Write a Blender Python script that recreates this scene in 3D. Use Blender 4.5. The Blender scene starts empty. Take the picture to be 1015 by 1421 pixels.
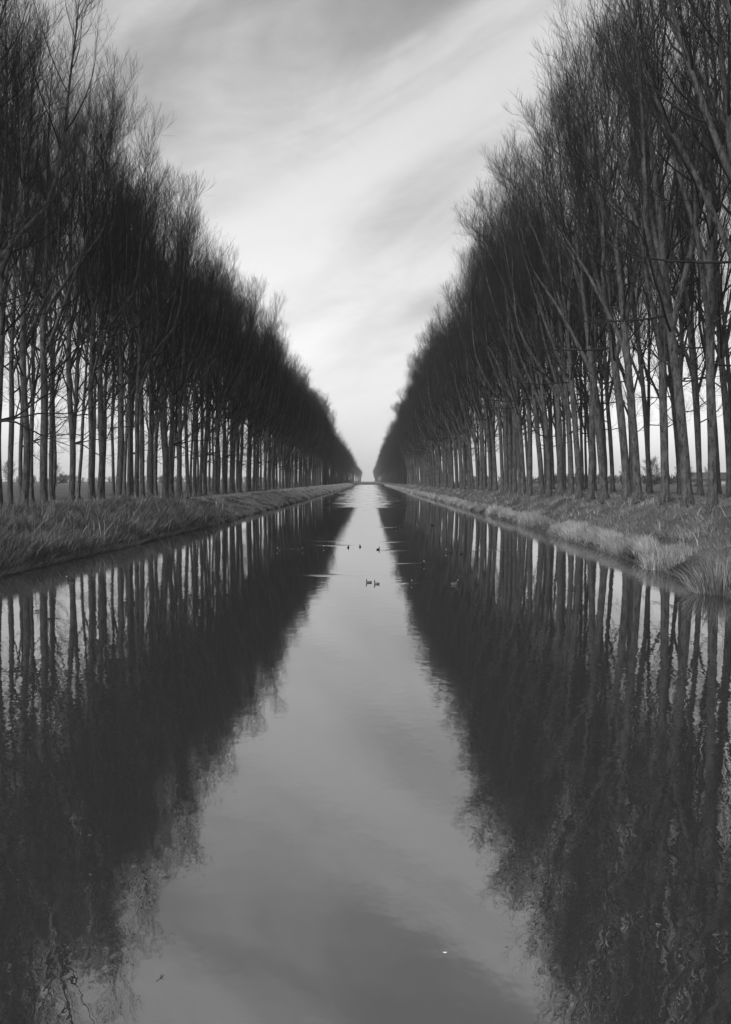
import bpy, math, numpy as np
from mathutils import Vector
R = math.radians
SC = bpy.context.scene
COL = SC.collection

# ------------------------------------------------------------------ camera
CAM_H = 3.2          # eye height above the water, on a bridge parapet
FPX = 1150.0         # focal length in pixels of the 1015 x 1421 picture
cd = bpy.data.cameras.new('camera'); cam = bpy.data.objects.new('camera', cd); COL.objects.link(cam)
cam.location = (0, 0, CAM_H); cam.rotation_euler = (R(90), 0, 0)
cd.sensor_fit = 'VERTICAL'; cd.sensor_height = 36; cd.lens = FPX / 1421 * 36
cd.shift_x = -4.5 / 1421; cd.shift_y = -43 / 1421
cd.clip_start = 0.1; cd.clip_end = 8000
SC.camera = cam

# ------------------------------------------------------------------ sky, sun, exposure
SUN_EL, SUN_AZ = 40.0, -138.0      # azimuth from +Y, clockwise positive: the sun stands to the left and behind
w = bpy.data.worlds.new('World'); SC.world = w; w.use_nodes = True
nt = w.node_tree; N = nt.nodes; L = nt.links
for n in list(N): N.remove(n)
def nd(tree, t, **kw):
    n = tree.nodes.new(t)
    for k, v in kw.items(): setattr(n, k, v)
    return n
sky = nd(nt, 'ShaderNodeTexSky', sky_type='NISHITA', sun_disc=False)
sky.sun_elevation = R(SUN_EL); sky.sun_rotation = R(SUN_AZ); sky.dust_density = 3.0; sky.air_density = 1.0
bw = nd(nt, 'ShaderNodeRGBToBW'); L.new(sky.outputs[0], bw.inputs[0])
def M(tree, op, a, b=None, c=None, clamp=False):
    n = tree.nodes.new('ShaderNodeMath'); n.operation = op; n.use_clamp = clamp
    for i, v in enumerate((a, b, c)):
        if v is None: continue
        if isinstance(v, (int, float)): n.inputs[i].default_value = v
        else: tree.links.new(v, n.inputs[i])
    return n.outputs[0]
tc = nd(nt, 'ShaderNodeTexCoord')
def sky_noise(tilt, scale, loc, detail, rough, dist=0.0):
    m = nd(nt, 'ShaderNodeMapping'); m.inputs['Rotation'].default_value = (0, R(tilt), 0)
    L.new(tc.outputs['Generated'], m.inputs['Vector'])
    m2 = nd(nt, 'ShaderNodeMapping'); m2.inputs['Scale'].default_value = scale; m2.inputs['Location'].default_value = loc
    L.new(m.outputs[0], m2.inputs['Vector'])
    n = nd(nt, 'ShaderNodeTexNoise'); n.inputs['Scale'].default_value = 1; n.inputs['Detail'].default_value = detail
    n.inputs['Roughness'].default_value = rough; n.inputs['Distortion'].default_value = dist
    L.new(m2.outputs[0], n.inputs['Vector']); return n.outputs[0]
SKYLOC = (4.72, 19.91, 8.38)
c1 = sky_noise(24, (2.0, 1.0, 6.5), SKYLOC, 4, 0.5, 0.6)
c2 = sky_noise(16, (5, 5, 13), (8.3, 2.0, 5.0), 8, 0.66, 0.4)
cl = M(nt, 'ADD', M(nt, 'MULTIPLY', c1, 0.75), M(nt, 'MULTIPLY', c2, 0.25))
ramp = nd(nt, 'ShaderNodeMapRange', interpolation_type='SMOOTHSTEP')
ramp.inputs[1].default_value = 0.34; ramp.inputs[2].default_value = 0.68
ramp.inputs[3].default_value = 0.0; ramp.inputs[4].default_value = 1.0
L.new(cl, ramp.inputs[0])
SKY_LO, SKY_HI = 0.78, 1.66
sep = nd(nt, 'ShaderNodeSeparateXYZ'); L.new(tc.outputs['Generated'], sep.inputs[0])
thin = nd(nt, 'ShaderNodeMapRange', interpolation_type='SMOOTHSTEP'); L.new(sep.outputs[2], thin.inputs[0])   # clouds melt into the murk low down
thin.inputs[1].default_value = -0.05; thin.inputs[2].default_value = 0.36; thin.inputs[3].default_value = 0.12; thin.inputs[4].default_value = 1.0
dev = M(nt, 'MULTIPLY', M(nt, 'SUBTRACT', ramp.outputs[0], 0.5), thin.outputs[0])
mult = M(nt, 'MULTIPLY_ADD', dev, SKY_HI - SKY_LO, (SKY_HI + SKY_LO) / 2)
# the veil of thin cloud evens the clear-sky gradient
veil = M(nt, 'ADD', M(nt, 'MULTIPLY', bw.outputs[0], 0.45), 1.6)
low = nd(nt, 'ShaderNodeMapRange', interpolation_type='SMOOTHSTEP'); L.new(sep.outputs[2], low.inputs[0])     # murky air glows paler towards the horizon
low.inputs[1].default_value = -0.02; low.inputs[2].default_value = 0.42; low.inputs[3].default_value = 1.22; low.inputs[4].default_value = 0.90
val = M(nt, 'MULTIPLY', M(nt, 'MULTIPLY', veil, mult), low.outputs[0])
comb = nd(nt, 'ShaderNodeCombineColor')
for i in range(3): L.new(val, comb.inputs[i])
bg = nd(nt, 'ShaderNodeBackground'); bg.inputs['Strength'].default_value = 0.10
L.new(comb.outputs[0], bg.inputs['Color'])
wo = nd(nt, 'ShaderNodeOutputWorld'); L.new(bg.outputs[0], wo.inputs['Surface'])

sd = bpy.data.lights.new('sun', 'SUN'); sun = bpy.data.objects.new('sun', sd); COL.objects.link(sun)
sd.energy = 1.4; sd.angle = R(12); sd.color = (1, 1, 1)
sdir = Vector((math.sin(R(SUN_AZ)) * math.cos(R(SUN_EL)), math.cos(R(SUN_AZ)) * math.cos(R(SUN_EL)), math.sin(R(SUN_EL))))
sun.rotation_euler = sdir.to_track_quat('Z', 'Y').to_euler(); sun.location = (0, 0, 60)

SC.view_settings.view_transform = 'Standard'; SC.view_settings.look = 'None'
SC.view_settings.exposure = 1.0; SC.view_settings.gamma = 1.0; SC.view_settings.use_curve_mapping = False
SC.cycles.volume_bounces = 1; SC.cycles.max_bounces = 5

# ------------------------------------------------------------------ materials
def mat(name):
    m = bpy.data.materials.new(name); m.use_nodes = True
    return m, m.node_tree, m.node_tree.nodes['Principled BSDF']
def tex(tree, scale, detail=4, rough=0.55, vscale=(1, 1, 1), coord='Object', dist=0.0):
    t = nd(tree, 'ShaderNodeTexCoord'); mp = nd(tree, 'ShaderNodeMapping'); mp.inputs['Scale'].default_value = vscale
    tree.links.new(t.outputs[coord], mp.inputs['Vector'])
    n = nd(tree, 'ShaderNodeTexNoise'); n.inputs['Scale'].default_value = scale; n.inputs['Detail'].default_value = detail
    n.inputs['Roughness'].default_value = rough; n.inputs['Distortion'].default_value = dist
    tree.links.new(mp.outputs[0], n.inputs['Vector']); return n.outputs[0]
def rng(tree, v, a, b, lo, hi):
    n = nd(tree, 'ShaderNodeMapRange'); tree.links.new(v, n.inputs[0])
    for i, x in enumerate((a, b, lo, hi)): n.inputs[i + 1].default_value = x
    return n.outputs[0]
def grey(tree, v, bsdf, sock='Base Color'):
    c = nd(tree, 'ShaderNodeCombineColor')
    for i in range(3): tree.links.new(v, c.inputs[i])
    tree.links.new(c.outputs[0], bsdf.inputs[sock])
def bump(tree, h, bsdf, dist, strength=1.0):
    b = nd(tree, 'ShaderNodeBump'); b.inputs['Distance'].default_value = dist; b.inputs['Strength'].default_value = strength
    tree.links.new(h, b.inputs['Height']); tree.links.new(b.outputs[0], bsdf.inputs['Normal'])

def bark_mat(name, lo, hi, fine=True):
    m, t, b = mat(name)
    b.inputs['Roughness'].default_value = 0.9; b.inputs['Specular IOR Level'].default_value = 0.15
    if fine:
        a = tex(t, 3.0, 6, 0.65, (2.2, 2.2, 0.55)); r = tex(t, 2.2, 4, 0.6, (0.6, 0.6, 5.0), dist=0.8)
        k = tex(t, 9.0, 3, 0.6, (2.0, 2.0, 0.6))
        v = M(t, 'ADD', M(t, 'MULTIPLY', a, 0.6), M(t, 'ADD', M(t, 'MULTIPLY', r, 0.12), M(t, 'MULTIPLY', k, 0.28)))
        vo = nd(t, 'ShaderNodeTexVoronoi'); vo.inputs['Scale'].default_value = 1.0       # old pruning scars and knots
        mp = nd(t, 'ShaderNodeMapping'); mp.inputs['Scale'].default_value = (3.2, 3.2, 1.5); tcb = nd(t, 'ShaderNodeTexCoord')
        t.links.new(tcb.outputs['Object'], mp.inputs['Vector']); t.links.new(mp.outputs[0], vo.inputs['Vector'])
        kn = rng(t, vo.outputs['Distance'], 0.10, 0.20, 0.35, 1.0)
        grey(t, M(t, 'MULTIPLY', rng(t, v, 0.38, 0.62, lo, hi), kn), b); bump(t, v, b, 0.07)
    else:
        grey(t, rng(t, tex(t, 0.8, 2), 0.35, 0.65, lo, hi), b)
    return m
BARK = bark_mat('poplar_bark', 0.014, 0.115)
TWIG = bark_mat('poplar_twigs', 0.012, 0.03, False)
FARTWIG = bark_mat('distant_poplar_twigs', 0.010, 0.018, False)

def tone_mat(name, lo, hi):
    m, t, b = mat(name)
    a = nd(t, 'ShaderNodeAttribute'); a.attribute_name = 'tone'
    grey(t, rng(t, a.outputs['Fac'], 0, 1, lo, hi), b)
    b.inputs['Roughness'].default_value = 0.75; b.inputs['Specular IOR Level'].default_value = 0.2
    return m
GRASS = tone_mat('dry_grass', 0.04, 0.52)
REED = tone_mat('pale_reed', 0.12, 0.55)

gm, t, b = mat('bank_soil_and_turf'); b.inputs['Roughness'].default_value = 0.95; b.inputs['Specular IOR Level'].default_value = 0.1
v = M(t, 'ADD', M(t, 'MULTIPLY', tex(t, 0.35, 4), 0.5), M(t, 'MULTIPLY', tex(t, 5.0, 6, 0.7), 0.5))
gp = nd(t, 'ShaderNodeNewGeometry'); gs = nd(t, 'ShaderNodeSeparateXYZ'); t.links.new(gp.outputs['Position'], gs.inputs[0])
wet_shade = rng(t, M(t, 'ADD', gs.outputs[2], M(t, 'MULTIPLY', M(t, 'SUBTRACT', v, .5), .5)), 0.22, 0.65, 0.14, 1.0)      # shade of the overhanging bank painted in with damp mud along the waterline
grey(t, M(t, 'MULTIPLY', rng(t, v, 0.36, 0.64, 0.025, 0.12), wet_shade), b); bump(t, tex(t, 7.0, 6, 0.7), b, 0.09)
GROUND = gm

wm, t, b = mat('canal_water'); WATER = wm
b.inputs['Base Color'].default_value = (0.028, 0.028, 0.028, 1)
b.inputs['IOR'].default_value = 3.2; b.inputs['Specular IOR Level'].default_value = 0.5
at = nd(t, 'ShaderNodeAttribute'); at.attribute_name = 'ruffle'
n1 = tex(t, 4.4, 2.5, 0.5, (1.0, 0.75, 1)); n2 = tex(t, 0.9, 2, 0.5, (0.7, 1.3, 1)); n3 = tex(t, 4.0, 2, 0.5, (0.6, 1.6, 1))
calm = M(t, 'MULTIPLY', M(t, 'ADD', M(t, 'MULTIPLY', n1, 0.0017), M(t, 'MULTIPLY', n2, 0.0020)), rng(t, tex(t, 0.16, 3, 0.55, (1, 0.5, 1)), 0.35, 0.65, 0.35, 1.5))
h = M(t, 'ADD', calm, M(t, 'MULTIPLY', M(t, 'MULTIPLY', n3, at.outputs['Fac']), 0.03))
bump(t, h, b, 1.0)
t.links.new(rng(t, at.outputs['Fac'], 0, 1, 0.0, 0.30), b.inputs['Roughness'])

def plain(name, g, rough=0.7, spec=0.3):
    m, t, b = mat(name)
    grey(t, rng(t, tex(t, 12.0, 3), 0.35, 0.65, g * 0.75, g * 1.25), b)
    b.inputs['Roughness'].default_value = rough; b.inputs['Specular IOR Level'].default_value = spec
    return m
PLUM_D = plain('dark_plumage', 0.012); PLUM_M = plain('mottled_plumage', 0.08); BEAK = plain('pale_beak', 0.6)
CONC = plain('weathered_concrete', 0.09); ROOF = plain('barn_roof', 0.06); WALLM = plain('barn_wall', 0.45); WOOD = plain('barn_timber', 0.1)
FEATH = plain('white_feather', 0.8)

# ------------------------------------------------------------------ helpers
def new_mesh(name, verts, quads=None, tris=None, smooth=False):
    me = bpy.data.meshes.new(name)
    quads = np.zeros((0, 4), int) if quads is None else np.asarray(quads, int)
    tris = np.zeros((0, 3), int) if tris is None else np.asarray(tris, int)
    nq, n3 = len(quads), len(tris)
    me.vertices.add(len(verts)); me.vertices.foreach_set('co', np.asarray(verts, np.float32).ravel())
    me.loops.add(nq * 4 + n3 * 3)
    me.loops.foreach_set('vertex_index', np.concatenate([quads.ravel(), tris.ravel()]).astype(np.int32))
    me.polygons.add(nq + n3)
    me.polygons.foreach_set('loop_start', np.concatenate([np.arange(nq) * 4, nq * 4 + np.arange(n3) * 3]).astype(np.int32))
    me.update(calc_edges=True); me.validate()
    if smooth: me.polygons.foreach_set('use_smooth', np.ones(nq + n3, bool))
    return me
def link(name, me, m=None, parent=None):
    o = bpy.data.objects.new(name, me); COL.objects.link(o)
    if m is not None and not me.materials: me.materials.append(m)
    if parent is not None: o.parent = parent
    return o
def tag(o, label=None, cat=None, group=None, kind=None):
    if label: o['label'] = label
    if cat: o['category'] = cat
    if group: o['group'] = group
    if kind: o['kind'] = kind
    return o
def empty(name, loc, rz=0.0, s=1.0):
    o = bpy.data.objects.new(name, None); COL.objects.link(o); o.empty_display_size = 0.2
    o.location = loc; o.rotation_euler = (0, 0, rz); o.scale = (s, s, s); return o
def norm(a): return a / np.maximum(np.linalg.norm(a, axis=-1, keepdims=True), 1e-9)
def perp(T):
    ref = np.where(np.abs(T[..., 2:3]) < 0.9, np.array([0, 0, 1.0]), np.array([1.0, 0, 0]))
    U = norm(np.cross(T, ref)); return U, np.cross(T, U)
def tubes(P, Rd, S):
    """P (n,k,3) paths, Rd (n,k) radii -> verts, quads"""
    n, k, _ = P.shape
    T = np.empty_like(P); T[:, 1:-1] = P[:, 2:] - P[:, :-2]; T[:, 0] = P[:, 1] - P[:, 0]; T[:, -1] = P[:, -1] - P[:, -2]
    T = norm(T); m = norm(T.mean(1))                      # one frame per branch keeps the rings untwisted
    U0, _ = perp(m); U0 = np.repeat(U0[:, None], k, 1)
    U = norm(U0 - (U0 * T).sum(-1, keepdims=True) * T); V = np.cross(T, U)
    a = np.arange(S) * 2 * np.pi / S
    ring = U[:, :, None] * np.cos(a)[None, None, :, None] + V[:, :, None] * np.sin(a)[None, None, :, None]
    verts = (P[:, :, None] + ring * Rd[:, :, None, None]).reshape(-1, 3)
    i = np.arange(n)[:, None, None] * k * S + np.arange(k - 1)[None, :, None] * S
    j = np.arange(S)[None, None, :]; j2 = (j + 1) % S
    q = np.stack([i + j, i + j2, i + S + j2, i + S + j], -1).reshape(-1, 4)
    return verts, q
class MB:
    def __init__(s): s.v = []; s.q = []; s.t = []; s.n = 0
    def add(s, v, q=None, t=None):
        v = np.asarray(v, float)
        if q is not None: s.q.append(np.asarray(q) + s.n)
        if t is not None: s.t.append(np.asarray(t) + s.n)
        s.v.append(v); s.n += len(v)
    def box(s, x0, x1, y0, y1, z0, z1):
        v = [(x, y, z) for z in (z0, z1) for y in (y0, y1) for x in (x0, x1)]
        s.add(v, [(0, 2, 3, 1), (4, 5, 7, 6), (0, 1, 5, 4), (2, 6, 7, 3), (0, 4, 6, 2), (1, 3, 7, 5)])
    def mesh(s, name, smooth=False):
        return new_mesh(name, np.concatenate(s.v), np.concatenate(s.q) if s.q else None, np.concatenate(s.t) if s.t else None, smooth)
def vnoise(x, y, seed=0):
    x = np.asarray(x, float); y = np.asarray(y, float)
    xi = np.floor(x).astype(np.int64); yi = np.floor(y).astype(np.int64); fx = x - xi; fy = y - yi
    fx = fx * fx * (3 - 2 * fx); fy = fy * fy * (3 - 2 * fy)
    def h(a, b):
        n = (a * 374761393 + b * 668265263 + seed * 974634777) & 0x7fffffff
        n = ((n ^ (n >> 13)) * 1274126177) & 0x7fffffff
        return ((n ^ (n >> 16)) & 0xffff) / 65535.0
    return (h(xi, yi) * (1 - fx) + h(xi + 1, yi) * fx) * (1 - fy) + (h(xi, yi + 1) * (1 - fx) + h(xi + 1, yi + 1) * fx) * fy

# ------------------------------------------------------------------ terrain
END = 745.0
def xl(y): return -np.interp(y, [0, 20, 28, 42, 60, 90, 150, 800], [13, 12.8, 12.5, 12.0, 11.3, 10.8, 10.4, 10.4]) + 0.35 * (vnoise(np.asarray(y) / 6.0, 0.5, 3) - 0.5)
def xr(y): return np.interp(y, [0, 15, 22, 28, 40, 70, 800], [9.2, 9.5, 9.8, 10.4, 10.9, 11.2, 11.2]) + 0.35 * (vnoise(np.asarray(y) / 5.0, 0.5, 4) - 0.5)
def bank_h(s, top):       # height above water at distance s outside the waterline
    return np.interp(s, [-6, -3, -0.6, 0, 0.12, 0.5, 1.2, 2.2, 3.4, 4.4, 5.4, 14, 18, 26, 4000],
                     [-1.6, -1.4, -0.6, -0.12, 0.12, 0.32, 0.62, 1.12, 1.75, 2.12, top, top + 0.02, top - 0.1, 1.3, 1.2])
def gz(x, y):
    x = np.asarray(x, float); y = np.asarray(y, float)
    s = np.maximum(xl(y) - x, x - xr(y))
    top = np.where(x < 0, 2.38, 2.22)
    z = bank_h(s, 2.22); z = np.where((x < 0) & (z > .1) & (s < 24), .1 + (z - .1) * np.interp(s, [0, 2, 16, 24], [.95, .66, .66, 1.0]), z)
    slope = np.clip(s / 0.6, 0, 1) * np.clip((7 - s) / 2, 0.25, 1) * (s < 30)
    z = z + slope * (0.32 * (vnoise(x / 0.9, y / 1.3, 7) - 0.5) + 0.16 * (vnoise(x / 0.4, y / 0.5, 8) - 0.5))
    fill = np.clip((y - END) / 6, 0, 1)
    return np.where(s < 0.5, z * (1 - fill) + 0.9 * fill, np.maximum(z, 0.9 * fill))
sR = np.concatenate([[0, .12, .3, .5, .75], np.arange(1.0, 7.1, .3), [8, 10, 12, 14, 16, 18, 22, 26, 32, 45, 80, 150, 300, 700, 1500, 3000]])
ys = np.concatenate([np.arange(-40, 16, 4), np.arange(16, 110, .4), np.arange(110, 240, 2), np.arange(240, 745, 8), [745, 748, 751, 760, 800, 900, 1100, 1500, 2000, 3000]])
inner = np.array([0.06, 0.2, 0.5, 0.8, 0.94])
rows = []
for y in ys:
    a, c = xl(y), xr(y)
    rows.append(np.concatenate([(a - sR)[::-1], a + (c - a) * inner, c + sR]))
X = np.array(rows); Y = np.repeat(ys[:, None], X.shape[1], 1); Z = gz(X, Y)
ny, nx = X.shape
i = (np.arange(ny - 1)[:, None] * nx + np.arange(nx - 1)[None]).ravel()
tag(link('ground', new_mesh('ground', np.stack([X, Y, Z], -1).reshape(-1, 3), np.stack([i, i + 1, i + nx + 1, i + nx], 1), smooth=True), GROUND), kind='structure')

# water: a sheet whose 'ruffle' says where the wind breaks the mirror
wy = np.concatenate([np.arange(-20, 24, 2), np.arange(24, 82, .25), np.arange(82, 300, .12), np.arange(300, END + 2, .6)])
wu = np.linspace(0, 1, 41)
X = np.array([(xl(y) - .4) + (xr(y) - xl(y) + .8) * wu for y in wy]); Y = np.repeat(wy[:, None], 41, 1)
wind = np.clip((Y - (98 + 20 * (vnoise(X / 6, Y / 3.2, 11) - 0.5) + 12 * (vnoise(X / 2.2, Y / 1.3, 12) - .5))) / 4, 0, 1)
side = np.clip((np.minimum(X - xl(Y), xr(Y) - X) - np.interp(Y, [90, 130, 220, 400], [5.5, 4.0, 1.5, .5]) - np.interp(Y, [90, 250], [5.0, 1.0]) * (vnoise(X / 8, Y / 3.0, 13) - .5)) / 1.2, 0, 1)
wind = wind * side * (0.45 + 0.55 * vnoise(X / 9, Y / 5.0, 14))
wave = (vnoise(X / .9, Y / .32, 15) - .5) * .034 + (vnoise(X / 1.6, Y / .6, 16) - .5) * .04
wave = np.where(Y > 300, (vnoise(X / 3, Y / 1.7, 17) - .5) * .16, wave) * wind
ruf = 0 * X
def streak(px, py, lx, amp=0.5, ly=0.35):
    global ruf
    z = CAM_H * FPX / (py - 667.5); x = (px - 512) * z / FPX
    ruf = np.maximum(ruf, amp * np.exp(-((X - x) / lx) ** 2 - ((Y - z) / ly) ** 2))
for a in ((462, 757, 1.2, .5), (448, 751, .9, .35), (455, 798, 1.2, .4, .25), (402, 762, .55, .6, .25), (541, 732, .45, .6), (575, 781.5, .55, .6, .2),
          (548, 752, .8, .4), (545, 764, .9, .4), (577, 808.5, .5, .4, .15), (690, 764, 1.2, .35), (436, 705, 2.5, .4, 1.5)): streak(*a)
ny, nx = X.shape
i = (np.arange(ny - 1)[:, None] * nx + np.arange(nx - 1)[None]).ravel()
me = new_mesh('canal_water', np.stack([X, Y, wave], -1).reshape(-1, 3), np.stack([i, i + 1, i + nx + 1, i + nx], 1), smooth=True)
me.attributes.new('ruffle', 'FLOAT', 'POINT').data.foreach_set('value', ruf.ravel().astype(np.float32))
tag(link('canal_water', me, WATER), kind='structure')

# ------------------------------------------------------------------ poplars
def grow(rs, P, Rd, n, trange, ang, length, k, up, wob, rratio, rtip, bias=None, taper=0.55, rmax=9):
    """n children on every path: returns paths, radii"""
    N0, K, _ = P.shape
    tt = rs.uniform(trange[0], trange[1], (N0, n)) if n > 1 else rs.uniform(trange[0], trange[1], (N0, 1))
    if n > 4: tt = np.sort((np.arange(n)[None] + rs.uniform(0, 1, (N0, n))) / n * (trange[1] - trange[0]) + trange[0], 1)
    f = tt * (K - 1); i0 = np.minimum(f.astype(int), K - 2); fr = (f - i0)[..., None]
    idx = np.arange(N0)[:, None]
    p = P[idx, i0] * (1 - fr) + P[idx, i0 + 1] * fr
    T = norm(P[idx, i0 + 1] - P[idx, i0]); r = Rd[idx, i0] * (1 - fr[..., 0]) + Rd[idx, i0 + 1] * fr[..., 0]
    p = p.reshape(-1, 3); T = T.reshape(-1, 3); r = r.ravel(); tf = ((tt - trange[0]) / (trange[1] - trange[0] + 1e-6)).ravel()
    U, V = perp(T)
    az = rs.uniform(0, 2 * np.pi, len(p)) if n <= 2 else ((np.arange(n) * 2.39996)[None] + rs.uniform(0, 6.28, (N0, 1)) + rs.normal(0, .5, (N0, n))).ravel()
    a = np.radians(np.interp(tf, [0, 1], ang) * rs.uniform(.75, 1.25, len(p)))[:, None]
    d = norm(np.cos(a) * T + np.sin(a) * (np.cos(az)[:, None] * U + np.sin(az)[:, None] * V))
    ln = np.interp(tf, np.linspace(0, 1, len(length)), length) * rs.uniform(.72, 1.2, len(p))
    if bias is not None: ln = ln * (1 + bias * d[:, 0])
    out = np.empty((len(p), k, 3)); out[:, 0] = p; st = (ln / (k - 1))[:, None]
    for j in range(1, k):
        d = norm(d + np.array([0, 0, up / (k - 1)]) + rs.normal(0, wob, d.shape)); out[:, j] = out[:, j - 1] + d * st
    r0 = np.minimum(r * rratio * rs.uniform(.8, 1.15, len(p)), rmax)
    s = np.linspace(0, 1, k)[None]
    return out, np.maximum(r0[:, None] * (1 - s) ** taper, rtip)

def tree_paths(seed, lean, bias, H, wide=4.6):
    rs = np.random.RandomState(seed); clear = rs.uniform(.27, .34)
    k = 26; z = np.linspace(0, 1, k) ** 1.15 * H
    wx = np.cumsum(rs.normal(0, .07, k)); wy_ = np.cumsum(rs.normal(0, .07, k))
    wx = np.convolve(np.pad(wx, 2, 'edge'), np.ones(5) / 5, 'valid'); wy_ = np.convolve(np.pad(wy_, 2, 'edge'), np.ones(5) / 5, 'valid')
    wx -= wx[0]; wy_ -= wy_[0]
    P = np.stack([wx + lean * (z / H) ** 1.5, wy_ + rs.normal(0, .5) * (z / H), z], 1)[None]
    rb = rs.uniform(.175, .235); u = z / H
    rad = (rb * np.interp(u, [0, clear, clear + .25, .75, 1], [1, .86, .56, .26, .04]) + .012 + .12 * np.exp(-z / .35))[None]
    rad = rad * (1 + rs.normal(0, .025, rad.shape))
    def dome(A, top, wide, wy=.68):         # every shoot stops at one common rounded canopy
        ax = np.interp(A[..., 2], z, P[0, :, 0]); ay = np.interp(A[..., 2], z, P[0, :, 1])
        dx, dy = A[..., 0] - ax, (A[..., 1] - ay) / wy; r = np.hypot(dx, dy) + 1e-6
        r2 = np.where(r > wide * .6, wide * (.6 + .4 * np.tanh((r / wide - .6) / .4)), r); f = r2 / r
        hm = top * (1 - .10 * (r2 / wide) ** 2); zc = hm * .86
        z2 = np.where(A[..., 2] > zc, zc + (hm - zc) * np.tanh((A[..., 2] - zc) / (hm - zc)), A[..., 2])
        return np.stack([ax + dx * f, ay + dy * f * wy, z2], -1)
    lead, lr = grow(rs, P, rad, 4, (clear, clear + .28), (25, 19), (.70 * H, .52 * H), 12, .6, .06, .72, .012, bias=bias * .5, taper=.85)
    lead = dome(lead, H * 1.03, wide * .75)
    l1a, r1a = grow(rs, P, rad, 15, (clear + .08, .985), (46, 30), (4.0, 5.6, 5.6, 4.4, 2.8), 9, 1.0, .09, .42, .008, bias=bias, rmax=.07, taper=.75)
    l1b, r1b = grow(rs, lead, lr, 10, (.32, .985), (42, 30), (3.8, 4.4, 3.6, 2.6), 9, 1.0, .09, .5, .008, bias=bias * .7, rmax=.055, taper=.75)
    l1c, r1c = grow(rs, P, rad, 4, (clear - .05, clear + .2), (74, 58), (4.5, 5.5), 9, .35, .12, .28, .012, bias=bias, rmax=.07)
    l1a, l1b = dome(l1a, H * 1.1, wide), dome(l1b, H * 1.1, wide)
    l1 = np.concatenate([l1a, l1b, l1c]); r1 = np.concatenate([r1a, r1b, r1c])
    ends = np.concatenate([P[:, -8:], lead[:, -8:]]); er = np.concatenate([rad[:, -8:], lr[:, -8:]])
    return rs, P, rad, lead, lr, l1, r1, ends, er, len(l1c)
def make_variant(seed, lean, bias, H, name):
    rs, P, rad, lead, lr, l1, r1, ends, er, nlow = tree_paths(seed, lean, bias, H)
    n0 = 6
    l2, r2 = grow(rs, l1[:-nlow], r1[:-nlow], n0, (.28, .99), (40, 26), (1.7, 1.7, 1.2), 5, .8, .11, .55, .005, rmax=.016)
    l2c, r2c = grow(rs, l1[-nlow:], r1[-nlow:], 7, (.3, .99), (48, 34), (1.8, 1.5, 1.0), 5, .4, .12, .5, .007, rmax=.02)
    l2e, r2e = grow(rs, ends, er, 20, (.05, .99), (46, 30), (2.1, 1.3), 5, .8, .09, .5, .005, rmax=.016)
    l2 = np.concatenate([l2, l2e, l2c]); r2 = np.concatenate([r2, r2e, r2c])
    l3, r3 = grow(rs, l2, r2, 5, (.2, .99), (42, 26), (1.1, .9, .65), 3, .6, .11, .55, .004, rmax=.007)
    l4, r4 = grow(rs, l3, r3, 6, (.12, .98), (40, 26), (.65, .45), 2, .4, .1, .6, .0015, rmax=.0034)
    me_t = new_mesh(name + '_trunk', *tubes(P, rad, 12), smooth=True)
    bo = [new_mesh(name + '_bough', *tubes(lead[q:q + 1], lr[q:q + 1], 7), smooth=True) for q in range(len(lead))]
    mb = MB()
    for p, r, S in ((l1, r1, 5), (l2, r2, 4), (l3, r3, 3)): mb.add(*tubes(p, r, S))
    n4 = len(l4)                                           # the last twigs are slim three-sided spikes
    T = norm(l4[:, 1] - l4[:, 0]); U, V = perp(T); r = r4[:, :1]
    vv = np.stack([l4[:, 0] + U * r, l4[:, 0] - .5 * U * r + .87 * V * r, l4[:, 0] - .5 * U * r - .87 * V * r, l4[:, 1]], 1).reshape(-1, 3)
    ii = np.arange(n4)[:, None] * 4
    mb.add(vv, None, np.concatenate([ii + np.array([[0, 1, 3]]), ii + np.array([[1, 2, 3]]), ii + np.array([[2, 0, 3]])]))
    me_c = mb.mesh(name + '_crown', True)
    me_t.materials.append(BARK); me_c.materials.append(TWIG)
    for q in bo: q.materials.append(BARK)
    return me_t, bo, me_c
NV = 6
LEFT_V = [make_variant(100 + q, 0.3 + .3 * (q % 3), .08, 25.6, 'left_poplar') for q in range(NV)]
RIGHT_V = [make_variant(200 + q, -1.7 - .4 * (q % 3), -.24, 25.6, 'right_poplar') for q in range(NV)]

ORD = ['first', 'second', 'third', 'fourth', 'fifth', 'sixth', 'seventh', 'eighth', 'ninth', 'tenth', 'eleventh', 'twelfth', 'thirteenth', 'fourteenth',
       'fifteenth', 'sixteenth', 'seventeenth', 'eighteenth', 'nineteenth', 'twentieth']
RS = np.random.RandomState(5)
def row(first, x0, spacing, jit, n, until):
    out = [(x0 if np.isscalar(x0) else x0, z) for z in first]
    z = first[-1]
    while z < until:
        z += spacing * (1 + RS.uniform(-jit, jit)); out.append((x0, z))
    return out
XLF, XLB, XLC, XRF, XRB, XRC = -18.3, -23.5, -28.5, 15.0, 21.0, 27.0
lf = [FPX * 18.3 / d for d in (470 + 125, 470 + 78, 512, 477, 445, 417, 388, 370, 348, 328, 314, 298, 286)]
rf = [FPX * 15.0 / d for d in (760, 680, 600, 540, 485, 448, 411, 379, 353, 330, 313, 290, 275, 262, 249, 238, 228, 219)]
lb = [FPX * 23.5 / d for d in (585, 540, 500, 467, 430, 404, 380, 357, 337)]
lc = [FPX * 28.5 / d for d in (560, 520, 492, 457, 437, 408, 392, 367)]
rc = [FPX * 27.0 / d for d in (620, 560, 520, 488, 452, 430, 401, 385, 362, 330, 310, 296)]
rb_ = [FPX * 21.0 / d for d in (640, 570, 503, 465, 424, 399, 371, 340, 322)]
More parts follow.
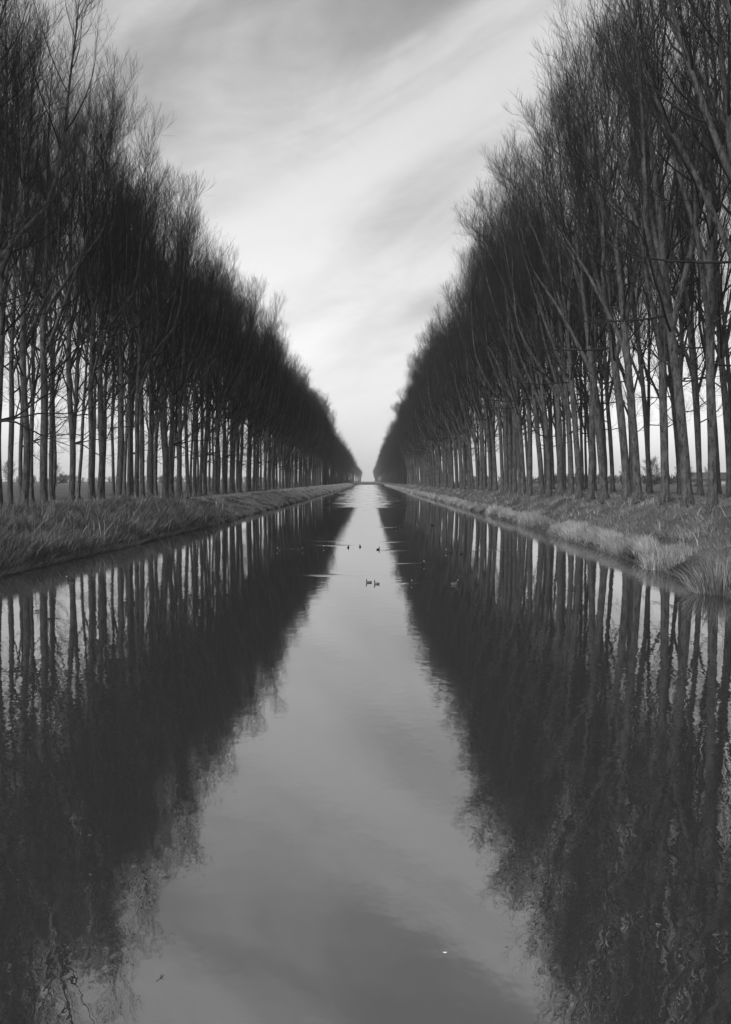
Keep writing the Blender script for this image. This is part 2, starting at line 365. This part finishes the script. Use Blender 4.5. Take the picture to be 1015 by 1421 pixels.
rows4 = {'lf': row(lf, XLF, 3.35, .22, 0, END), 'rf': row(rf, XRF, 3.4, .22, 0, END), 'lb': row(lb, XLB, 4.0, .3, 0, END), 'rb': row(rb_, XRB, 4.6, .3, 0, END),
         'lc': row(lc, XLC, 3.6, .35, 0, 420), 'rc': row(rc, XRC, 4.6, .35, 0, 420)}
LIMIT = {'lf': 88, 'rf': 90, 'lb': 45, 'rb': 41, 'lc': 18, 'rc': 18}
far_pts = []
for key, pts in rows4.items():
    left = key[0] == 'l'; front = key[1] == 'f'; V = LEFT_V if left else RIGHT_V
    side = 'left' if left else 'right'; rowname = {'f': 'waterside row', 'b': 'middle row', 'c': 'rearmost row'}[key[1]]
    seen = 0; last = -1
    pts = [(x + RS.uniform(-.3, .3) * (1 if front else 2.6), y) for x, y in pts]
    pts.sort(key=lambda p: -abs(p[0]) / p[1] if p[1] < 160 else -abs(XLF) / p[1])
    for q, (x, y) in enumerate(pts):
        sc = RS.uniform(.93, 1.07); rz = RS.uniform(-.45, .45)
        if key == 'rf' and q in (33, 52): sc = 1.17
        if q >= LIMIT[key] and (key[1] == 'c' or (key[1] == 'b' and y > 260 and q % 3)): continue
        if q >= LIMIT[key]: far_pts.append((x, y, sc, rz, left)); continue
        px = 512 + FPX * x / y
        vi = RS.randint(NV)
        if vi == last: vi = (vi + 1) % NV
        last = vi
        e = empty('poplar_tree', (x, y, float(gz(x, y)) - .06), rz, sc)
        e.scale = (sc * RS.uniform(.94, 1.06), sc * RS.uniform(.94, 1.06), sc) if front else (sc * .82, sc * .82, sc * .97)
        e.rotation_euler = (RS.normal(0, .014), RS.normal(0, .014), rz)
        inside = -3 < px < 1018
        grp = 'poplars of the %s on the %s bank' % (rowname, side)
        if not inside:
            lab = 'bare poplar of the %s %s, trunk past the photo edge, branches reaching in' % (side, rowname); grp += ' just outside the picture'
        elif seen < 20:
            lab = 'bare poplar, %s trunk from the %s photo edge in the %s, %s bank' % (ORD[seen], side, rowname, side); seen += 1
        else:
            lab = 'slender bare poplar farther along the %s bank, %s, past its twentieth tree' % (side, rowname)
            grp += ' farther off'
        tag(e, lab, 'tree', grp)
        me_t, bo, me_c = V[vi]
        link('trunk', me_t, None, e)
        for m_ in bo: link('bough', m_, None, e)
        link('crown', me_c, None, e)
# the rest of the avenue: one far mass
def lod(seed, lean, bias, H, n1, n2):
    rs, P, rad, lead, lr, l1, r1, ends, er, nlow = tree_paths(seed, lean, bias, H)
    mb = MB(); mb.add(*tubes(P[:, ::5], rad[:, ::5], 5)); mb.add(*tubes(lead[:, ::4], lr[:, ::4] * 1.2, 3))
    l1s = np.concatenate([l1, lead[:, 3:12], P[:, [8, 10, 12, 14, 16, 18, 20, 22, 24]]])[:, ::4]; r1s = np.concatenate([r1, lr[:, 3:12], np.full((1, 9), .05)])[:, ::4]
    l2, r2 = grow(rs, l1s, r1s, n1, (.15, .99), (46, 28), (2.9, 2.2), 3, .5, .1, .5, .01, rmax=.035)
    l3, r3 = grow(rs, l2, r2, n2, (.1, .98), (46, 28), (1.7, 1.1), 2, .2, .1, 1, .02, rmax=.028)
    for p, r in ((l2, r2), (l3, r3)):
        k = p.shape[1]; T = norm(p[:, -1] - p[:, 0]); U, V = perp(T); r0 = np.maximum(r[:, :1], .018)
        vv = np.stack([p[:, 0] + U * r0, p[:, 0] - .5 * U * r0 + .87 * V * r0, p[:, 0] - .5 * U * r0 - .87 * V * r0, p[:, -1]], 1).reshape(-1, 3)
        ii = np.arange(len(p))[:, None] * 4
        mb.add(vv, None, np.concatenate([ii + np.array([[0, 1, 3]]), ii + np.array([[1, 2, 3]]), ii + np.array([[2, 0, 3]])]))
    return np.concatenate(mb.v), np.concatenate(mb.q), np.concatenate(mb.t)
LODL = [lod(100 + q, .6, .08, 24.0, 4, 1) for q in range(3)]; LODR = [lod(200 + q, -2.0, -.24, 24.2, 4, 1) for q in range(3)]
def far_mass(name, pts, label):
    mb = MB()
    for q, (x, y, sc, rz, left) in enumerate(pts):
        v, qd, tr = (LODL if left else LODR)[q % 3]
        c, s = math.cos(rz), math.sin(rz)
        vv = np.stack([v[:, 0] * c - v[:, 1] * s, v[:, 0] * s + v[:, 1] * c, v[:, 2]], 1) * sc
        mb.add(vv + np.array([x, y, float(gz(x, y)) - .1]), qd, tr)
    tag(link(name, mb.mesh(name), FARTWIG), label, 'trees', kind='stuff')
yy_ = END + 4
while yy_ < 2000:         # the avenue runs on beyond the canal's end, greyed by the air
    for x_, lf_ in ((XLF, True), (XRF, False)): far_pts.append((x_ + RS.uniform(-.6, .6), yy_ + RS.uniform(-2, 2), RS.uniform(.92, 1.04), 0, lf_))
    yy_ += 9 if yy_ < 1000 else 22
far_mass('distant_poplars', far_pts, 'far poplars of both banks merging into a dark mass towards the vanishing point')

# ------------------------------------------------------------------ grass
def blades(name, x, y, hgt, wid, leanx, leany, tone, material, label, cat='grass', sink=.03, kind='stuff', z=None, curl=.6):
    n = len(x); z = (gz(x, y) if z is None else z) - sink
    a = RS.uniform(0, np.pi, n); wx, wy2 = np.cos(a) * wid / 2, np.sin(a) * wid / 2
    b0 = np.stack([x, y, z], 1); d = np.stack([leanx, leany, np.zeros(n)], 1); up = np.stack([0 * x, 0 * x, hgt], 1)
    W = np.stack([wx, wy2, 0 * wx], 1)
    mid = b0 + up * .55 + d * (.55 - .55 * curl * .6); tip = b0 + up * (1 - .12 * np.minimum(np.hypot(leanx, leany) / np.maximum(hgt, .01), 1.5)[:, None]) + d
    v = np.stack([b0 - W, b0 + W, mid + W * .75, mid - W * .75, tip], 1).reshape(-1, 3)
    i = np.arange(n)[:, None] * 5
    me = new_mesh(name, v, i + np.array([[0, 1, 2, 3]]), i + np.array([[3, 2, 4]]))
    me.attributes.new('tone', 'FLOAT', 'POINT').data.foreach_set('value', np.repeat(np.clip(tone, 0, 1), 5).astype(np.float32))
    return tag(link(name, me, material), label, cat, kind=kind)
def scatter(n, y0, y1, s0, s1, side, power=1.6):
    """roots thinning out with distance"""
    u = RS.uniform(0, 1, n); y = (y0 ** (1 - power) + u * (y1 ** (1 - power) - y0 ** (1 - power))) ** (1 / (1 - power))
    s = RS.uniform(s0, s1, n)
    return (xr(y) + s if side > 0 else xl(y) - s), y, s
def wscale(y): return np.clip(y / 38.0, .6, 7)          # far blades stand for small bunches
# right slope: short tufted turf
x, y, s = scatter(125000, 17, 400, .3, 6.8, 1, 1.7)
cl_ = vnoise(x / .8, y / 1.1, 21); keep = RS.uniform(0, 1, len(x)) < .04 + 1.6 * np.clip(cl_ - .2, 0, 1) ** 1.6
x, y, s, cl_ = x[keep], y[keep], s[keep], cl_[keep]; n = len(x)
h = (.06 + .38 * cl_ ** 1.8 * RS.uniform(.5, 1.2, n)) * np.interp(s, [0, 4, 5.5, 7], [1.2, 1.0, .6, .35])
ton = -.05 + .75 * (vnoise(x / .7 + y / 3, y / 1.5, 22) * .6 + cl_ * .5) * RS.uniform(.5, 1.4, n) + .3 * RS.uniform(-.4, .7, n) 
blades('right_bank_grass', x, y, h, .016 * wscale(y), -.7 * h * RS.uniform(.1, 1.4, n), h * RS.normal(-.3, .45, n), ton * .9, GRASS, 'short tufted turf covering the slope of the right bank')
# right fringe: pale reed grass in clumps at the water's edge
x, y, s = scatter(80000, 29, 600, -.12, 1.15, 1, 1.55)
cl_ = vnoise(y / 2.3, 0 * y, 31) * .55 + vnoise(y / .8, s / .6, 32) * .45
keep = RS.uniform(0, 1, len(x)) < np.clip((cl_ - .28) * 3, .03, 1) * np.interp(s, [-.12, .2, .8, 1.15], [.35, 1, .8, .3])
x, y, s, cl_ = x[keep], y[keep], s[keep], cl_[keep]; n = len(x)
h = (.16 + .62 * np.clip(cl_, 0, 1)) * RS.uniform(.5, 1.2, n) * np.interp(s, [-.1, .35, 1.1], [.55, 1, .75])
blades('waterside_reed_fringe', x, y, h, .013 * wscale(y), h * RS.normal(-.18, .34, n), h * RS.normal(0, .32, n), 1.15 * RS.uniform(.05, 1, n) * np.clip(vnoise(y / 1.6, 3 + 0 * y, 33) * .7 + cl_ * .6, .1, 1), REED, 'pale reed grass fringe in clumps along the right waterline', 'reeds')
# dead stems slumped over the water on the right
x, y, s = scatter(9000, 20, 200, -.15, .5, 1, 1.7); n = len(x); h = RS.uniform(.1, .35, n)
blades('slumped_grass', x, y, h, .014 * wscale(y), RS.uniform(-.55, -.05, n), RS.normal(0, .2, n), RS.uniform(0, .6, n) ** 2, GRASS, 'dead grass slumped over the water along the right bank', z=np.maximum(gz(x, y), 0))
# left: tall dark reed bed on the nearer stretch, short pale turf beyond
x, y, s = scatter(104000, 25, 76, -.15, 6.6, -1, 1.3)
edge = np.interp(y, [25, 34, 45, 58, 68, 76], [.78, .8, 1.0, .95, .5, .2])
cl_ = vnoise(x / 1.1, y / 1.3, 41); keep = RS.uniform(0, 1, len(x)) < (.25 + cl_) * np.interp(s, [-.2, .3, 5.0, 6.6], [.5, 1, 1, .35])
x, y, s, cl_, edge = x[keep], y[keep], s[keep], cl_[keep], edge[keep]; n = len(x)
h = (.55 + .65 * cl_) * edge * RS.uniform(.55, 1.15, n) * np.interp(s, [-.2, .4, 3, 5.6, 6.6], [.6, 1.05, 1.0, .8, .3])
blades('reed_bed', x, y, h, .021 * wscale(y), h * RS.normal(.12, .45, n), h * RS.normal(-.05, .42, n), .9 * RS.uniform(0, 1, n) ** 2.2 * (.25 + .75 * vnoise(x / .5, y / .6, 43)) * (.45 + .8 * vnoise(x / 1.8, y / 2.4, 44)), GRASS, 'tall dark reed bed leaning over the water on the nearer left bank', 'reeds')
x, y, s = scatter(9000, 25, 60, -.25, .4, -1, 1.3); n = len(x); h = RS.uniform(.1, .4, n)
blades('slumped_reed', x, y, h, .014 * wscale(y), RS.uniform(.05, .65, n), RS.normal(0, .2, n), RS.uniform(0, .75, n) ** 3, GRASS, 'broken reed stems hanging into the water below the left reed bed', 'reeds', z=np.maximum(gz(x, y), 0))
x, y, s = scatter(60000, 57, 600, 0, 6.5, -1, 1.5)
cl_ = vnoise(x / 1.0, y / 2.0, 51); keep = RS.uniform(0, 1, len(x)) < .3 + cl_; x, y, s, cl_ = x[keep], y[keep], s[keep], cl_[keep]; n = len(x)
h = (.10 + .42 * cl_ ** 1.4) * RS.uniform(.6, 1.2, n) * np.interp(s, [0, .5, 3, 6.5], [.9, 1.2, 1, .5])
blades('left_bank_grass', x, y, h, .016 * wscale(y), h * RS.normal(.2, .3, n), h * RS.normal(0, .3, n), .2 + .75 * RS.uniform(.2, 1, n) * (.4 + .6 * cl_), GRASS, 'pale short turf on the left bank beyond the reed bed')
for sd_, y0, y1, s1, nn, nm, lab in ((-1, 25, 75, 5.5, 1300, 'dead_stalks', 'dead weed stalks sticking out of the left reed bed'), (1, 20, 90, 5.0, 900, 'dry_weeds', 'scattered dry weed stalks on the right bank')):
    x, y, s = scatter(nn, y0, y1, 0, s1, sd_, 1.2); n = len(x); h = RS.uniform(.5, 1.5 if sd_ < 0 else 1.0, n) * (1 if sd_ < 0 else .6)
    blades(nm, x, y, h, .02 * wscale(y), h * RS.normal(0, .45, n), h * RS.normal(0, .4, n), RS.uniform(0, 1, n) ** 1.5, GRASS, lab, 'weeds', curl=.2)
# thin litter and grass under the trees
for sd_, nm, lab in ((1, 'woodland_turf', 'thin grass and leaf litter under the right hand poplars'), (-1, 'shaded_turf', 'thin grass around the trunk bases of the left hand poplars')):
    x, y, s = scatter(18000, 24, 220, 5, 14, sd_, 1.5); n = len(x); h = RS.uniform(.04, .2, n) * (1 if sd_ > 0 else 1.8)
    blades(nm, x, y, h, .014 * wscale(y), h * RS.normal(0, .5, n), h * RS.normal(0, .4, n), RS.uniform(.05, .5, n), GRASS, lab)
# two clumps that stand out at the right-hand edge
def clump(name, px, py, n, rad, hgt, label, tn, droop):
    z = CAM_H * FPX / (py - 667.5); x0 = (px - 512) * z / FPX
    a = RS.uniform(0, 6.283, n); r = rad * np.sqrt(RS.uniform(0, 1, n)); x = r * np.cos(a); y = r * np.sin(a)
    h = hgt * RS.uniform(.15, 1.15, n) * (.55 + .9 * vnoise(x * 4, y * 4, 71)); zz = np.maximum(gz(x0 + x, z + y), .0) - .05
    out = droop * h * RS.uniform(.2, 1.1, n)
    o = blades(name, x, y, h, RS.uniform(.008, .02, n), np.cos(a) * out * r / rad * .7 + RS.normal(-.05, .17, n), np.sin(a) * out * r / rad * .7 + RS.normal(-.03, .17, n), tn * RS.uniform(0, 1.5, n) ** 1.4, GRASS, label, 'grass clump', z=zz, kind=None)
    o.location = (x0, z, 0); return o
clump('sedge_clump', 996, 822, 1500, .72, .95, 'coarse sedge clump spilling over the water at the right photo edge', .42, 1.3)
clump('grass_tussock', 915, 790, 1300, .5, .62, 'pale low tussock at the right waterline, next to the coarse sedge clump', .95, .6)

# ------------------------------------------------------------------ birds on the water
def bird_mesh(name, body, pale_beak, up=0.0):
    # one tube from tail to beak
    pts = [(-.215, .10, .004, .006), (-.19, .095, .03, .014), (-.14, .065, .06, .045), (-.06, .045, .085, .07), (.03, .04, .09, .075), (.10, .055, .075, .062),
           (.135, .09, .048, .045), (.14, .14 + up, .030, .030), (.142, .175 + up, .028, .028), (.158, .205 + up, .034, .032), (.182, .212 + up, .028, .027), (.203, .205 + up, .013, .011), (.225, .198 + up, .011, .007), (.243, .194 + up, .004, .003)]
    pts = np.array(pts); k = len(pts); S = 12
    P = np.stack([pts[:, 0], 0 * pts[:, 0], pts[:, 1]], 1); T = np.gradient(P, axis=0); T = norm(T)
    side = np.array([0, 1.0, 0]); Nn = np.cross(T, side)
    a = np.arange(S) * 2 * np.pi / S
    v = (P[:, None] + side * np.cos(a)[None, :, None] * pts[:, 2][:, None, None] + Nn[:, None] * np.sin(a)[None, :, None] * pts[:, 3][:, None, None]).reshape(-1, 3)
    i = (np.arange(k - 1)[:, None] * S + np.arange(S)[None]); j = np.arange(k - 1)[:, None] * S + (np.arange(S)[None] + 1) % S
    q = np.stack([i, j, j + S, i + S], -1).reshape(-1, 4)
    c0, c1 = len(v), len(v) + 1; v = np.concatenate([v, P[:1], P[-1:]])
    tr = [(c0, (m + 1) % S, m) for m in range(S)] + [(c1, (k - 1) * S + m, (k - 1) * S + (m + 1) % S) for m in range(S)]
    me = new_mesh(name, v, q, tr, True); me.materials.append(body); me.materials.append(pale_beak); me.materials.append(PLUM_D)
    mi = np.zeros(len(me.polygons), int); mi[(k - 4) * S:(k - 1) * S] = 1; mi[-S:] = 1
    if body is PLUM_M: mi[7 * S:(k - 4) * S] = 2; mi[:2 * S] = 2
    me.polygons.foreach_set('material_index', mi.astype(np.int32)); return me
COOT = bird_mesh('coot_body', PLUM_D, BEAK); DUCK = bird_mesh('duck_body', PLUM_M, BEAK, .02)
birds = [(389, 762, COOT, 180, 1.1, 'black water bird farthest left of the group on the dark left reflection'),
         (416, 762, COOT, 10, 1.1, 'black water bird trailing a ripple, second from left on the water'),
         (453, 758.5, COOT, 200, 1.0, 'black water bird, left one of the close pair beside the left reflection edge'),
         (457.5, 760, COOT, 30, 1.0, 'black water bird, right one of the close pair beside the left reflection edge'),
         (483.5, 758, COOT, 80, 1.0, 'black water bird, left one of three strung across the bright reflection'),
         (500, 757, COOT, 95, 1.0, 'black water bird, middle one of three strung across the bright reflection'),
         (525, 761, COOT, 60, 1.1, 'black water bird, right one of three strung across the bright reflection'),
         (547, 732, COOT, 0, 1.1, 'black water bird pulling a pale streak near the far ruffled water'),
         (557, 730, COOT, 150, 1.0, 'small black water bird just right of the one pulling a pale streak'),
         (581, 728.5, DUCK, 200, 1.15, 'mottled duck, left one of the far pair on right reflection'),
         (600, 727, COOT, 20, 1.25, 'dark water bird, right one of the far pair on right reflection'),
         (596, 697, COOT, 0, 1.5, 'dark water bird farthest off, near the right bank'),
         (624, 764.5, COOT, 170, 1.2, 'dark water bird, left one of two on the dark right reflection'),
         (640, 767, COOT, 100, 1.2, 'dark water bird, right one of two on the dark right reflection'),
         (583, 782, COOT, 0, 1.3, 'black water bird leading two thin wake lines on the right reflection'),
         (512, 806.5, DUCK, 190, .88, 'mottled duck, left of the nearest pair on bright water'),
         (523, 808.5, DUCK, 150, .88, 'mottled duck, right of the nearest pair on bright water'),
         (577, 808.5, COOT, 160, 1.0, 'dark water bird with a faint ripple, right of the nearest duck pair'),
         (629.5, 809.5, DUCK, 15, 1.15, 'pale flanked duck alone on dark water, rightmost of the nearest birds'),
         (99, 803, COOT, 185, 1.1, 'dark water bird close to the left reed bed')]
for px, py, me, hd, sc, lab in birds:
    z = CAM_H * FPX / (py + 2 - 667.5); x = (px - 512) * z / FPX
    o = link('water_bird', me); o.location = (x, z, -.012); o.rotation_euler = (0, 0, R(hd)); o.scale = (sc * .6,) * 3
    tag(o, lab, 'duck' if me is DUCK else 'bird', 'birds floating on the canal')
# floating bits close to the camera
def on_water(px, py): z = CAM_H * FPX / (py - 667.5); return (px - 512) * z / FPX, z
x, z = on_water(618, 1322)
u = np.linspace(-1, 1, 9); P = np.stack([u * .028, .006 * u ** 2, .004 + .006 * u ** 2], 1)[None]
v, q = tubes(P, (.009 * (1 - u ** 2) + .0006)[None], 6); v[:, 2] = .003 + (v[:, 2] - .004) * .5
o = link('feather', new_mesh('feather', v, q, smooth=True), FEATH); o.scale = (.55,) * 3; o.location = (x, z, 0); tag(o, 'tiny white feather floating alone on the grey water in the foreground', 'feather')
x, z = on_water(222, 1358)
o = empty('floating_twig', (x, z, 0), 0, .6); tag(o, 'small dark twig with stubs afloat at the bottom left reflection edge', 'twig')
for nm, p0, p1, r in (('stem', (-.02, -.05, .002), (.03, .07, .004), .004), ('stub', (.0, .0, .003), (.045, .01, .014), .003), ('stub', (.015, .04, .003), (-.02, .075, .016), .003)):
    P = np.linspace(p0, p1, 5)[None]; P[0, 1:4] += RS.normal(0, .002, (3, 3)); link(nm, new_mesh(nm, *tubes(P, np.linspace(r, r * .4, 5)[None], 6), smooth=True), BARK, o)

# ------------------------------------------------------------------ far things
br = empty('low_bridge', (0, END - 2, 0)); tag(br, 'thin dark low bridge closing the far end of the canal', 'bridge')
mb = MB(); mb.box(-12.5, 12.5, 0, 4, .45, .75); link('deck', mb.mesh('deck'), CONC, br)
for sx in (-11.2, -4, 4, 11.2):
    mb = MB(); mb.box(sx - .3, sx + .3, .6, 3.4, -1.6, .448); link('pier', mb.mesh('pier'), CONC, br)
for yy in (.1, 3.75):
    mb = MB(); mb.box(-12.4, 12.4, yy, yy + .12, 1.1, 1.16)
    for xx in np.linspace(-12, 12, 13): mb.box(xx - .05, xx + .05, yy + .02, yy + .1, .752, 1.098)
    link('railing', mb.mesh('railing'), CONC, br)
# barn beyond the right rows
bx, by = 124.0, 300.0
barn = empty('barn', (bx, by, 1.15)); tag(barn, 'low dark-roofed barn in the haze between the trunks at the right edge', 'barn')
mb = MB(); mb.box(-9, 9, 0, 8, -.4, 2.6); link('wall', mb.mesh('wall'), WALLM, barn)
mb = MB(); v = [(-9.6, -.6, 2.5), (9.6, -.6, 2.5), (9.6, 4, 5.0), (-9.6, 4, 5.0), (9.6, 8.6, 2.5), (-9.6, 8.6, 2.5)]
v = v + [(a, b_, c + .22) for a, b_, c in v]
mb.add(v, [(0, 3, 2, 1), (3, 5, 4, 2), (6, 7, 8, 9), (9, 8, 10, 11), (0, 1, 7, 6), (4, 5, 11, 10)], [(1, 2, 8), (1, 8, 7), (2, 4, 10), (2, 10, 8), (0, 6, 9), (0, 9, 3), (3, 9, 11), (3, 11, 5)])
link('roof', mb.mesh('roof'), ROOF, barn)
for xx in (-6.5, -2.2, 2.2, 6.5):
    mb = MB(); mb.box(xx - 1.4, xx + 1.4, -.06, .0 - .003, -.3, 2.1); link('door', mb.mesh('door'), WOOD, barn)
# hedgerow trees in the fields
def field_tree(name, px, z, hgt, spread, seed, label, trunk_h):
    rs = np.random.RandomState(seed); x = (px - 512) * z / FPX
    k = 12; zz = np.linspace(0, hgt * .75, k); P = np.stack([rs.normal(0, .05, k).cumsum(), rs.normal(0, .05, k).cumsum(), zz], 1)[None]
    rad = (hgt * .018 * (1 - zz / hgt) + .02)[None]
    l1, r1 = grow(rs, P, rad, 22, (trunk_h, .99), (68, 30), (spread, spread * .9, spread * .45), 7, .5, .12, .5, .02, rmax=.1)
    l2, r2 = grow(rs, l1, r1, 8, (.15, .99), (50, 32), (spread * .4, spread * .25), 4, .4, .14, .6, .015, rmax=.05)
    l3, r3 = grow(rs, l2, r2, 7, (.1, .99), (50, 32), (spread * .2, spread * .13), 2, .2, .1, .8, .012, rmax=.03)
    e = empty(name, (x, z, float(gz(x, z)) - .05)); tag(e, label, 'tree', 'trees in the fields behind the avenue')
    link('trunk', new_mesh('trunk', *tubes(P, rad, 8), smooth=True), BARK, e)
    mb = MB()
    for p, r, S in ((l1, r1, 4), (l2, r2, 3), (l3, r3, 3)): mb.add(*tubes(p, r, S))
    link('crown', mb.mesh('crown'), TWIG, e)
field_tree('field_tree', 13, 250, 8.6, 3.4, 1, 'small bare tree in the field beside the leftmost trunks', .3)
field_tree('field_tree', 79, 270, 7.0, 3.8, 2, 'bushy bare tree in the mist between left poplar trunks', .12)
field_tree('field_tree', 905, 190, 7.2, 3.6, 3, 'rounded hazy tree in the field behind the right poplars', .1)
field_tree('field_tree', 872, 260, 6.5, 4.2, 4, 'broad grey bush left of the rounded hazy tree, right field', .08)
field_tree('field_tree', 950, 230, 6.5, 4.0, 5, 'broad grey bush between the rounded hazy tree and the barn', .08)
field_tree('field_tree', 985, 470, 13, 5.0, 6, 'hazy bare tree rising behind the barn at the right edge', .2)
# distant woods along the horizon
def wood(name, segs, label):
    rs = np.random.RandomState(9); mb = MB()
    for (x0, y0, x1, y1, n, h) in segs:
        tt = rs.uniform(0, 1, n); x = x0 + (x1 - x0) * tt + rs.normal(0, 6, n); y = y0 + (y1 - y0) * tt + rs.normal(0, 8, n)
        hh = h * (.55 + .6 * vnoise(tt * 30, 0 * tt, 61)) * rs.uniform(.7, 1.05, n)
        for q in range(n):
            m = 26; a = rs.uniform(0, 6.283, m); r0 = hh[q] * .34 * np.sqrt(rs.uniform(0, 1, m)); zb = rs.uniform(0.02, .72, m) * hh[q]
            p0 = np.stack([r0 * np.cos(a) * .6, r0 * np.sin(a) * .6, zb], 1); p1 = p0 + np.stack([r0 * np.cos(a) * .5, r0 * np.sin(a) * .5, np.full(m, .3 * hh[q])], 1)
            U, V = perp(norm(p1 - p0)); rr = hh[q] * .035
            vv = np.stack([p0 + U * rr, p0 - .5 * U * rr + .87 * V * rr, p0 - .5 * U * rr - .87 * V * rr, p1], 1).reshape(-1, 3) + np.array([x[q], y[q], 1.1])
            ii = np.arange(m)[:, None] * 4
            mb.add(vv, None, np.concatenate([ii + np.array([[0, 1, 3]]), ii + np.array([[1, 2, 3]]), ii + np.array([[2, 0, 3]])]))
    tag(link(name, mb.mesh(name), FARTWIG), label, 'woods', kind='stuff')
wood('far_wood', [(-420, 520, -90, 900, 260, 9), (90, 800, 520, 560, 300, 9), (180, 380, 90, 520, 110, 7)], 'low hazy woods along the horizon beyond the fields')

# ------------------------------------------------------------------ air
HAZE = 0.00016
mb = MB(); mb.box(-3300, 3300, -120, 3200, -4, 46)
hm = bpy.data.materials.new('haze'); hm.use_nodes = True; t = hm.node_tree
for n in list(t.nodes): t.nodes.remove(n)
pv = nd(t, 'ShaderNodeVolumePrincipled'); pv.inputs['Color'].default_value = (.95, .95, .95, 1); pv.inputs['Density'].default_value = HAZE
ou = nd(t, 'ShaderNodeOutputMaterial'); t.links.new(pv.outputs[0], ou.inputs['Volume'])
tag(link('haze', mb.mesh('haze'), hm), 'thin pale winter haze filling the air along the canal', 'haze', kind='stuff')
